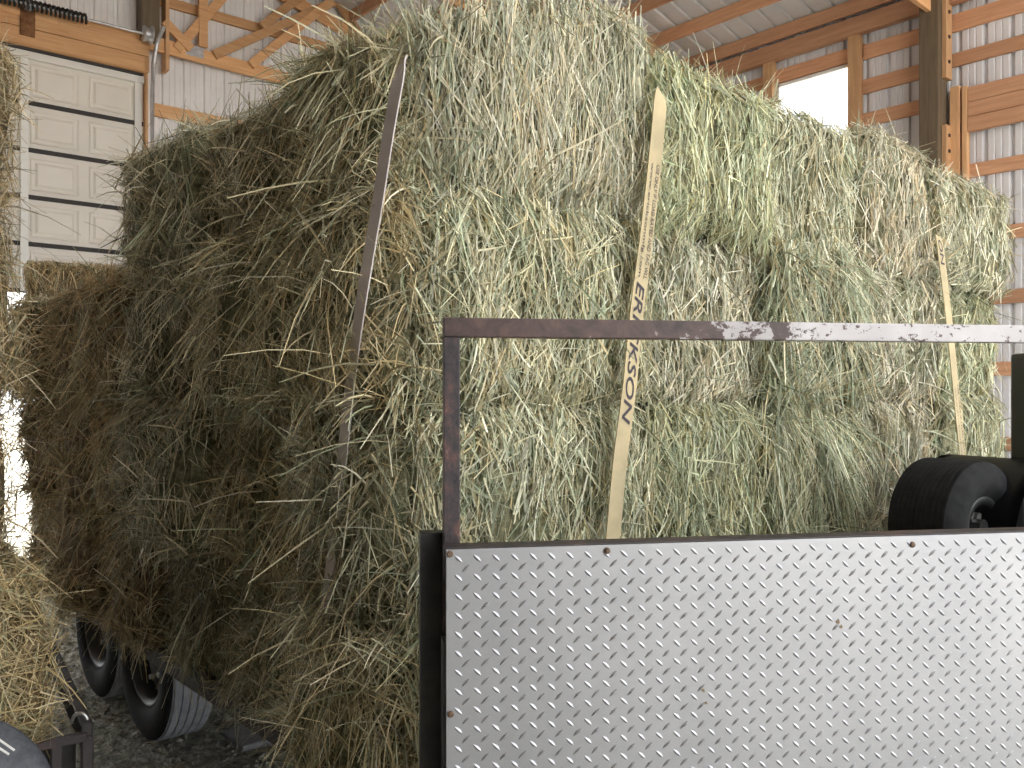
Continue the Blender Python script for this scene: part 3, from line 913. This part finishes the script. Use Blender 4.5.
# dark fender at the bottom-left corner
FD = empty('wheel_fender', (-.60, .05, .0), 'rounded dark grey fender with two white dashes below the left hay stack', 'fender')
fc = cam_pt(-.83, 1.28, .0)
bm = bmesh.new()
ctr = cam_pt((-72 - 512) / 850 * 1.28, 1.28, 1.5 - (836 - 390) / 850 * 1.28)
R1 = .178
seg, rg = 40, 16
rows = []
vd = (ctr - CAM).normalized(); sd = vd.cross(Vector((0, 0, 1))).normalized(); ud = sd.cross(vd)
for i in range(rg + 1):
    v_ = i / rg
    ph = v_ * math.pi / 2
    rr = R1 * (math.sin(ph) ** .7 if i else .35 * 0 + .001); dp = .035 * math.cos(ph) - .02
    rows.append([bm.verts.new(ctr - vd * dp + (sd * math.cos(2 * math.pi * k / seg) + ud * math.sin(2 * math.pi * k / seg)) * rr) for k in range(seg)])
rows.append([bm.verts.new(ctr + vd * .16 + (sd * math.cos(2 * math.pi * k / seg) + ud * math.sin(2 * math.pi * k / seg)) * R1 * .97) for k in range(seg)])
for A, B in zip(rows, rows[1:]):
    for k in range(seg): bm.faces.new((A[k], A[(k + 1) % seg], B[(k + 1) % seg], B[k]))
bm.faces.new(rows[0])
m = N('grey_moulded_plastic'); v = m.coord(); gg = m.noise(v, 70, 4)
m.l(m.ramp(gg, [(.3, (.045, .048, .058)), (.7, (.10, .105, .12))]), m.b.inputs['Base Color']); m.set(Roughness=.65); m.bump(gg, .3, .002); M['fender'] = m.m
fo = obj('fender_shell', bm, M['fender'], FD, True)
from mathutils.bvhtree import BVHTree
def drop_on(bvh, px, py):
    hit = bvh.ray_cast(CAM, ray(px, py).normalized()); return hit[0]
bmt = bmesh.new(); bmt.from_mesh(fo.data); bmesh.ops.translate(bmt, verts=bmt.verts, vec=world_loc(FD)); bv = BVHTree.FromBMesh(bmt)
for (a, b) in (((-4, 737.5), (14.5, 750.5)), ((-4, 746), (9, 754.5))):
    bm = bmesh.new(); ps = []
    for k in range(7):
        t = k / 6; h_ = drop_on(bv, a[0] + (b[0] - a[0]) * t, a[1] + (b[1] - a[1]) * t)
        if h_ is not None: ps.append(h_ - vd * .0005)
    if len(ps) > 2:
        tube(bm, ps, .0018, 6); obj('white_dash', bm, M['white_steel'], fo)
bmt.free()
bm = bmesh.new(); tube(bm, [ctr + vd * .1, Vector((ctr.x + vd.x * .1, ctr.y + vd.y * .1, 0))], .02, 8); obj('fender_stay', bm, M['black'], FD)

# ------------------------------------------------------------------ the tread-plate side with its rack
PA = cam_pt(-.0854, 1.10, 0)                       # left edge of the plate
PD = (cam_pt(.987, .16, 0) - cam_pt(0, 0, 0)); PD.normalize()   # along the plate
PN = Vector((-PD.y, PD.x, 0))                      # behind the plate
PT, PB, PL = 1.293, .62, 1.75
ET = empty('equipment_trailer', PA + PD * .8, 'trailer side of bright diamond tread plate under a rusty square-tube rack', 'trailer')
ET.rotation_euler = (0, 0, math.atan2(PD.y, PD.x))


def pobj(name, bm, mats, smooth=False):
    """geometry given in plate coordinates: x along the plate, y behind it, z up"""
    me = bpy.data.meshes.new(name); bm.normal_update(); bm.to_mesh(me); bm.free()
    if smooth:
        for p in me.polygons: p.use_smooth = True
    o = link(name, me, mats, ET); o.location = (-.8, 0, 0)
    return o


bm = bmesh.new()
box(bm, (0, 0, PB), (PL, .004, PT), .0008)
def lug(bm, cx, cz, ang, ln, wd, hh):
    ca, sa = math.cos(ang), math.sin(ang)
    prof = [(-1, 0), (-.6, .62), (-.2, .95), (.2, .95), (.6, .62), (1, 0)]
    base_u, base_l, top = [], [], []
    for t, w_ in prof:
        for lst, s_, hy in ((base_u, 1, .0), (base_l, -1, .0), (top, 0, -hh * max(w_, .0))):
            a, b = t * ln / 2, s_ * w_ * wd / 2
            lst.append(bm.verts.new((cx + a * ca - b * sa, hy, cz + a * sa + b * ca)))
    for i in range(5):
        bm.faces.new((base_u[i], base_u[i + 1], top[i + 1], top[i])); bm.faces.new((top[i], top[i + 1], base_l[i + 1], base_l[i]))
SPC = .0247
for i in range(int(PL / SPC)):
    for j in range(int((PT - PB) / SPC)):
        cx, cz = .016 + i * SPC, PT - .012 - j * SPC
        lug(bm, cx, cz, -math.radians(43), .0150, .0052, .0016)
        if cx + .45 * SPC < PL - .008 and cz - SPC * .5 > PB + .01: lug(bm, cx + SPC * .42, cz - SPC * .5, math.radians(43), .0165, .0046, .0016)
plate = pobj('tread_plate', bm, M['alu'])
for (px, py) in ((450, 554), (607, 550.5), (912, 544.5), (450.5, 714)):
    # solve along the plate
    X = (px - 512) / FPX; s = (X * 1.10 + .0854) / (.987 - .16 * X); Z = 1.10 + .16 * s; z = 1.5 - (py - HOR) / FPX * Z
    bm = bmesh.new()
    lathe(bm, [(0, .0042), (.002, .0042), (.003, .003), (.0034, .0)], (s, 0, z), (0, -1, 0), 14)
    b_ = pobj('bolt', bm, M['bolt']); b_.parent = plate; b_.location = (0, 0, 0)
for (px, py, r) in ((838, 622, .006), (703, 690, .004), (841, 627, .004), (706, 703, .0035)):
    X = (px - 512) / FPX; s = (X * 1.10 + .0854) / (.987 - .16 * X); Z = 1.10 + .16 * s; z = 1.5 - (py - HOR) / FPX * Z
    bm = bmesh.new(); vs = []
    for k in range(9):
        a = 2 * math.pi * k / 9; q = r * random.uniform(.4, 1.0); vs.append(bm.verts.new((s + q * math.cos(a) * .8, -.0007, z + q * math.sin(a))))
    vs2 = [bm.verts.new((v_.co.x, .0005, v_.co.z)) for v_ in vs]
    bm.faces.new(vs)
    for k in range(9): bm.faces.new((vs[k], vs[(k + 1) % 9], vs2[(k + 1) % 9], vs2[k]))
    b_ = pobj('rust_spot', bm, M['stain']); b_.parent = plate; b_.location = (0, 0, 0)
bm = bmesh.new(); box(bm, (-.002, .0045, PT - .012), (PL, .036, PT + .002), .001); box(bm, (-.002, .0045, PT - .04), (PL, .010, PT - .012)); pobj('top_angle', bm, M['deck'])
for a, b in (((-.004, .0046, 0.0), (.022, .037, PT - .121)), ((-.030, .062, 0), (.02, .088, PT + .012)), ((PL - .06, .0046, 0.0), (PL, .037, PT - .121))):
    bm = bmesh.new(); box(bm, a, b, .001); pobj('corner_post', bm, M['black'])
for x in (0, PL - .022):
    bm = bmesh.new(); box(bm, (x, .038, PT - .12), (x + .022, .060, 1.571), .0015); pobj('rack_post', bm, M['rackpost'])
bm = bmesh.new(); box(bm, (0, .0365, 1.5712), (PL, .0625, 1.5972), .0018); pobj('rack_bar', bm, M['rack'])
# deck behind the plate at the right
bm = bmesh.new()
poly = [(.5, .07), (PL, .07), (2.3, .4), (2.3, 1.4), (1.75, 1.16), (1.35, .90), (.5, .34)]
top = [bm.verts.new((x, y, 1.03)) for x, y in poly]; bot = [bm.verts.new((x, y, .97)) for x, y in poly]
bm.faces.new(top); bm.faces.new(bot[::-1])
for k in range(len(poly)): bm.faces.new((bot[k], bot[(k + 1) % len(poly)], top[(k + 1) % len(poly)], top[k]))
pobj('deck', bm, M['deck'])
for (x, y) in ((.55, .12), (2.2, .5), (2.2, 1.25), (1.32, .80)):
    bm = bmesh.new(); box(bm, (x - .03, y - .03, 0), (x + .03, y + .03, .969), .003); pobj('deck_leg', bm, M['black'])

# ------------------------------------------------------------------ small machine on that deck
wc = cam_pt((984 - 512) / 850 * 2.0, 2.0, 1.031 + .146)
MW = empty('yard_machine', (wc.x, wc.y, 1.031), 'black wheeled machine with a fat turf tyre behind the tread plate at right', 'machine')
wa = Vector((SN * .52 - CS * .86, -CS * .52 - SN * .86, 0)).normalized()
wheel('wheel', MW, wc - wa * .075, wa, .155, .175, .066, M['rubber'], 11, .0012)
bm = bmesh.new(); tube(bm, [wc - wa * .2, wc + wa * .0], .018, 10); obj('axle', bm, M['black'], MW)
bm = bmesh.new()
fwd = Vector((-wa.y, wa.x, 0))
if fwd.dot(Vector((SN, -CS, 0))) < 0: fwd = -fwd
rows = []
for k in range(11):
    a = math.radians(10 + 115 * k / 10)
    c_ = wc + fwd * (.16 - .19 * math.cos(a) + .05) + Vector((0, 0, .19 * math.sin(a) - .04))
    rows.append([bm.verts.new(c_ + wa * t) for t in (-.22, -.19, .03, .06)])
for A, B in zip(rows, rows[1:]):
    for k in range(3): bm.faces.new((A[k], A[k + 1], B[k + 1], B[k]))
bmesh.ops.solidify(bm, geom=list(bm.faces), thickness=.012)
obj('mudguard', bm, M['plastic'], MW, True)
def P2(px, py, Z): return cam_pt((px - 512) / 850 * Z, Z, 1.5 - (py - HOR) / 850 * Z)
bm = bmesh.new(); a = P2(1033, 352, 2.1); b = P2(1060, 500, 2.1)
box(bm, (0, 0, 0), (.14, .10, a.z - b.z), .012)
rot = Matrix.Rotation(math.atan2(-CS, SN), 4, 'Z'); bmesh.ops.transform(bm, matrix=Matrix.Translation((a.x, a.y, b.z)) @ rot, verts=bm.verts)
obj('upright', bm, M['plastic'], MW)
bm = bmesh.new(); box(bm, (0, 0, 0), (.5, .42, .24), .03)
p = P2(1014, 500, 2.05); bmesh.ops.transform(bm, matrix=Matrix.Translation((p.x, p.y, 1.06)) @ rot, verts=bm.verts)
obj('body', bm, M['plastic'], MW, True)
bm = bmesh.new()
p0 = P2(1045, 500, 2.3); lathe(bm, [(-.05, .001), (-.05, .09), (-.03, .10), (.03, .10), (.05, .09), (.05, .001)], (p0.x, p0.y, 1.032 + .10), wa, 28)
obj('caster', bm, M['rubber'], MW, True)


# ------------------------------------------------------------------ straps
def strap(name, pts, nrm, w, mat, label, group='ratchet straps on the hay load', dirt=None):
    """pts: centre line, top to bottom; nrm: outward"""
    pts = [Vector(p) for p in pts]; nrm = Vector(nrm)
    # resample with a Catmull-Rom curve
    def cr(a, b, c, d, t): return .5 * ((2 * b) + (c - a) * t + (2 * a - 5 * b + 4 * c - d) * t * t + (3 * b - a - 3 * c + d) * t ** 3)
    ext = [pts[0] * 2 - pts[1]] + pts + [pts[-1] * 2 - pts[-2]]
    fine = []
    for i in range(len(pts) - 1):
        for k in range(10): fine.append(cr(ext[i], ext[i + 1], ext[i + 2], ext[i + 3], k / 10))
    fine.append(pts[-1])
    bm = bmesh.new(); rows = []
    for i, p in enumerate(fine):
        d = (fine[min(i + 1, len(fine) - 1)] - fine[max(i - 1, 0)]).normalized()
        dp = (d - nrm * d.dot(nrm)).normalized()
        s = dp.cross(nrm).normalized(); n = s.cross(d).normalized()
        if n.dot(nrm) < 0: n = -n
        rows.append([bm.verts.new(p + s * (w / 2) + n * .0012), bm.verts.new(p - s * (w / 2) + n * .0012), bm.verts.new(p - s * (w / 2) - n * .0012), bm.verts.new(p + s * (w / 2) - n * .0012)])
    for A, B in zip(rows, rows[1:]):
        for k in range(4): bm.faces.new((A[k], A[(k + 1) % 4], B[(k + 1) % 4], B[k]))
    bm.faces.new(rows[0]); bm.faces.new(rows[-1][::-1])
    bmesh.ops.recalc_face_normals(bm, faces=bm.faces)
    root = empty(name, fine[-1]); tag(root, label, 'strap', group)
    o = obj('webbing', bm, mat, root)
    return root, fine


def along(fine, py):
    """parameter point and direction on the centre line at an image row"""
    best = None
    for a, b in zip(fine, fine[1:]):
        ra, rb = proj(a), proj(b)
        if min(ra[1], rb[1]) <= py <= max(ra[1], rb[1]):
            t = (py - ra[1]) / (rb[1] - ra[1] + 1e-9); return a.lerp(b, t), (b - a).normalized()
    return fine[-1], (fine[-1] - fine[-2]).normalized()


def proj(p):
    d = p - CAM; Z = d.x * CS + d.y * SN; X = d.x * SN - d.y * CS
    return (512 + FPX * X / Z, HOR - FPX * d.z / Z)


def lettering(root, text, fine, py0, py1, nrm, hgt, off=0.0, shear=0.0, bold=.0, ret=None):
    A, dA = along(fine, py0); B, dB = along(fine, py1)
    cu = bpy.data.curves.new('lettering', 'FONT'); cu.body = text; cu.size = 1.0; cu.shear = shear; cu.offset = bold; cu.extrude = .0
    cu.resolution_u = 3
    tmp = bpy.data.objects.new('tmp_text', cu); C.objects.link(tmp)
    bpy.context.view_layer.update()
    me = bpy.data.meshes.new_from_object(tmp.evaluated_get(bpy.context.evaluated_depsgraph_get()))
    bpy.data.objects.remove(tmp); bpy.data.curves.remove(cu)
    xs = [v.co.x for v in me.vertices]; ys = [v.co.y for v in me.vertices]
    x0, x1, yb, yt = min(xs), max(xs), min(ys), max(ys)
    L = (B - A).length
    nrm = Vector(nrm)
    wl = root.location
    for v in me.vertices:
        t = (v.co.x - x0) / (x1 - x0)
        py = py0 + (py1 - py0) * t
        # place by arc position
        p, d = arc(fine, A, t * L)
        up = d.cross(nrm).normalized()
        if up.x < 0 and abs(nrm.y) > .5: up = -up
        v.co = p + up * (((v.co.y - yb) / (yt - yb) - .5) * hgt + off) + nrm * .0022 - Vector(wl)
    o = link('lettering', me, M['print'], root)
    return o


def arc(fine, A, s):
    """point a distance s below A along the centre line"""
    best = min(range(len(fine) - 1), key=lambda i: ((fine[i] + fine[i + 1]) / 2 - A).length)
    p = A; i = best
    rem = s
    while True:
        nxt = fine[i + 1]; seg = (nxt - p).length
        if rem <= seg or i + 2 >= len(fine):
            d = (fine[i + 1] - fine[i]).normalized(); return p + d * rem, d
        rem -= seg; p = nxt; i += 1


YS = -.05
pts = [on_y(661.5, 94, YS + .012), on_y(660, 105, YS), on_y(655, 160, YS), on_y(646, 240, YS), on_y(637, 310, YS), on_y(629, 390, YS), on_y(620, 460, YS), on_y(612.5, 540, YS), on_y(604, 620, YS)]
bot = pts[-1] + (pts[-1] - pts[-2]).normalized() * .22
r1, f1 = strap('ratchet_strap', pts + [Vector((bot.x, YS + .01, .69))], (0, -1, 0), .041, M['strap'], 'tan strap printed with big dark capitals near the middle of the bright hay face')
lettering(r1, 'ERICKSON', f1, 283, 424, (0, -1, 0), .026, shear=.22, bold=.012)
lettering(r1, 'USE ONLY IF LOAD RATED AND TAG WLL', f1, 164, 278, (0, -1, 0), .0105, off=.010)
lettering(r1, 'www.ericksonmfg.com', f1, 164, 278, (0, -1, 0), .0105, off=-.009)
YS2 = -.05
pts = [on_y(938, 236, YS2 + .01), on_y(940, 246, YS2 + .003), on_y(943, 270, YS2), on_y(949, 320, YS2), on_y(954, 370, YS2), on_y(959, 420, YS2), on_y(964, 470, YS2), on_y(970, 530, YS2)]
r2, f2 = strap('ratchet_strap', pts + [on_y(976, 600, YS2)], (0, -1, 0), .048, M['strap'], 'tan strap on the bright hay face behind the fat tyre at far right')
lettering(r2, 'ON', f2, 240, 266, (0, -1, 0), .028, shear=.2, bold=.012)
lettering(r2, 'USE ONLY IF LOAD RATED WLL', f2, 386, 474, (0, -1, 0), .010, off=.012)
lettering(r2, 'www.ericksonmfg.com', f2, 386, 474, (0, -1, 0), .010, off=-.010)
XS = -.085
pts = [on_x(402, 62, XS + .02), on_x(398, 80, XS), on_x(389, 130, XS), on_x(378, 200, XS), on_x(368, 260, XS + .005), on_x(360, 310, XS + .01), on_x(352, 370, XS + .035), on_x(345, 430, XS + .037), on_x(338, 500, XS + .042), on_x(330, 570, XS + .055), on_x(322, 640, XS + .06)]
r3, f3 = strap('ratchet_strap', pts + [on_x(316, 700, XS + .07)], (-1, 0, 0), .031, M['strap_grey'], 'plain grey-brown strap down the shaggy shaded side of the hay load')

# ------------------------------------------------------------------ loose litter on the gravel
S = Strands(); rng = np.random.default_rng(5)
n = 9000
X = rng.uniform(-.45, 1.6, n); Y = rng.uniform(.3, 5.5, n); Z = rng.uniform(.003, .018, n)
a = rng.uniform(0, 6.28, n)
D = np.stack([np.cos(a), np.sin(a), rng.normal(.0, .12, n)], 1)
pk = rng.choice(len(PAL), n, p=[.22, .18, .22, .14, .06, .18]); col = PAL[pk] * rng.uniform(.45, .9, n)[:, None]
S.add(np.stack([X, Y, Z], 1), D, rng.uniform(.02, .09, n), rng.uniform(.0018, .004, n), np.tile([0, 0, 1.0], (n, 1)), col, rng.normal(0, .1, (n, 3)) * [1, 1, .2], np.zeros(n), rng)
me = S.mesh('hay_litter', M['hay']); o = bpy.data.objects.new('hay_litter', me); C.objects.link(o)
tag(o, 'short bits of hay scattered over the gravel between the two loads', 'litter', kind='stuff')
# loose stones
bm = bmesh.new(); rr = random.Random(3)
for k in range(7000):
    x, y = rr.uniform(-.4, 1.3), rr.uniform(.6, 5.2); s = rr.choice((.5, .7, 1, 1.6)) * rr.uniform(.006, .014)
    mtx = Matrix.Translation((x, y, s * .4)) @ Matrix.Rotation(rr.uniform(0, 6), 4, 'Z') @ Matrix.Diagonal((s, s * rr.uniform(.6, 1), s * rr.uniform(.4, .8), 1))
    vs = [bm.verts.new(mtx @ Vector(p)) for p in ((1, 0, 0), (0, 1, 0), (-1, .1, 0), (0, -1, .1), (.1, 0, 1), (0, .1, -1))]
    for f in ((0, 1, 4), (1, 2, 4), (2, 3, 4), (3, 0, 4), (1, 0, 5), (2, 1, 5), (3, 2, 5), (0, 3, 5)): bm.faces.new([vs[i] for i in f])
o = obj('gravel', bm, M['gravel']); tag(o, 'loose dark gravel stones on the floor beside the trailer tyres', 'gravel', kind='stuff')

# ------------------------------------------------------------------ light
w = bpy.data.worlds.new('sky'); SC.world = w; w.use_nodes = True
bg = w.node_tree.nodes['Background']; bg.inputs['Color'].default_value = (.95, .98, 1.0, 1); bg.inputs['Strength'].default_value = 1.0
sl = bpy.data.lights.new('sun', 'SUN'); sl.energy = 4.0; sl.angle = math.radians(1.0); sl.color = (1, .93, .82)
so = bpy.data.objects.new('sun', sl); C.objects.link(so)
so.rotation_euler = Vector((.25, -1.0, -2.4)).to_track_quat('-Z', 'Y').to_euler(); so.location = (0, 15, 12)

# ------------------------------------------------------------------ camera
cd = bpy.data.cameras.new('camera'); cam = bpy.data.objects.new('camera', cd); C.objects.link(cam)
cam.location = CAM; cam.rotation_euler = (math.pi / 2, 0, YAW - math.pi / 2)
cam.rotation_euler = Vector((CS, SN, 0)).to_track_quat('-Z', 'Y').to_euler()
cd.sensor_width = 36; cd.lens = 36 * FPX / 1024; cd.shift_y = (HOR - 384) / 1024; cd.clip_start = .02; cd.clip_end = 300
SC.camera = cam
SC.view_settings.view_transform = 'Standard'; SC.view_settings.look = 'None'; SC.view_settings.gamma = 1
SC.view_settings.use_curve_mapping = False
SC.view_settings.exposure = 2.2
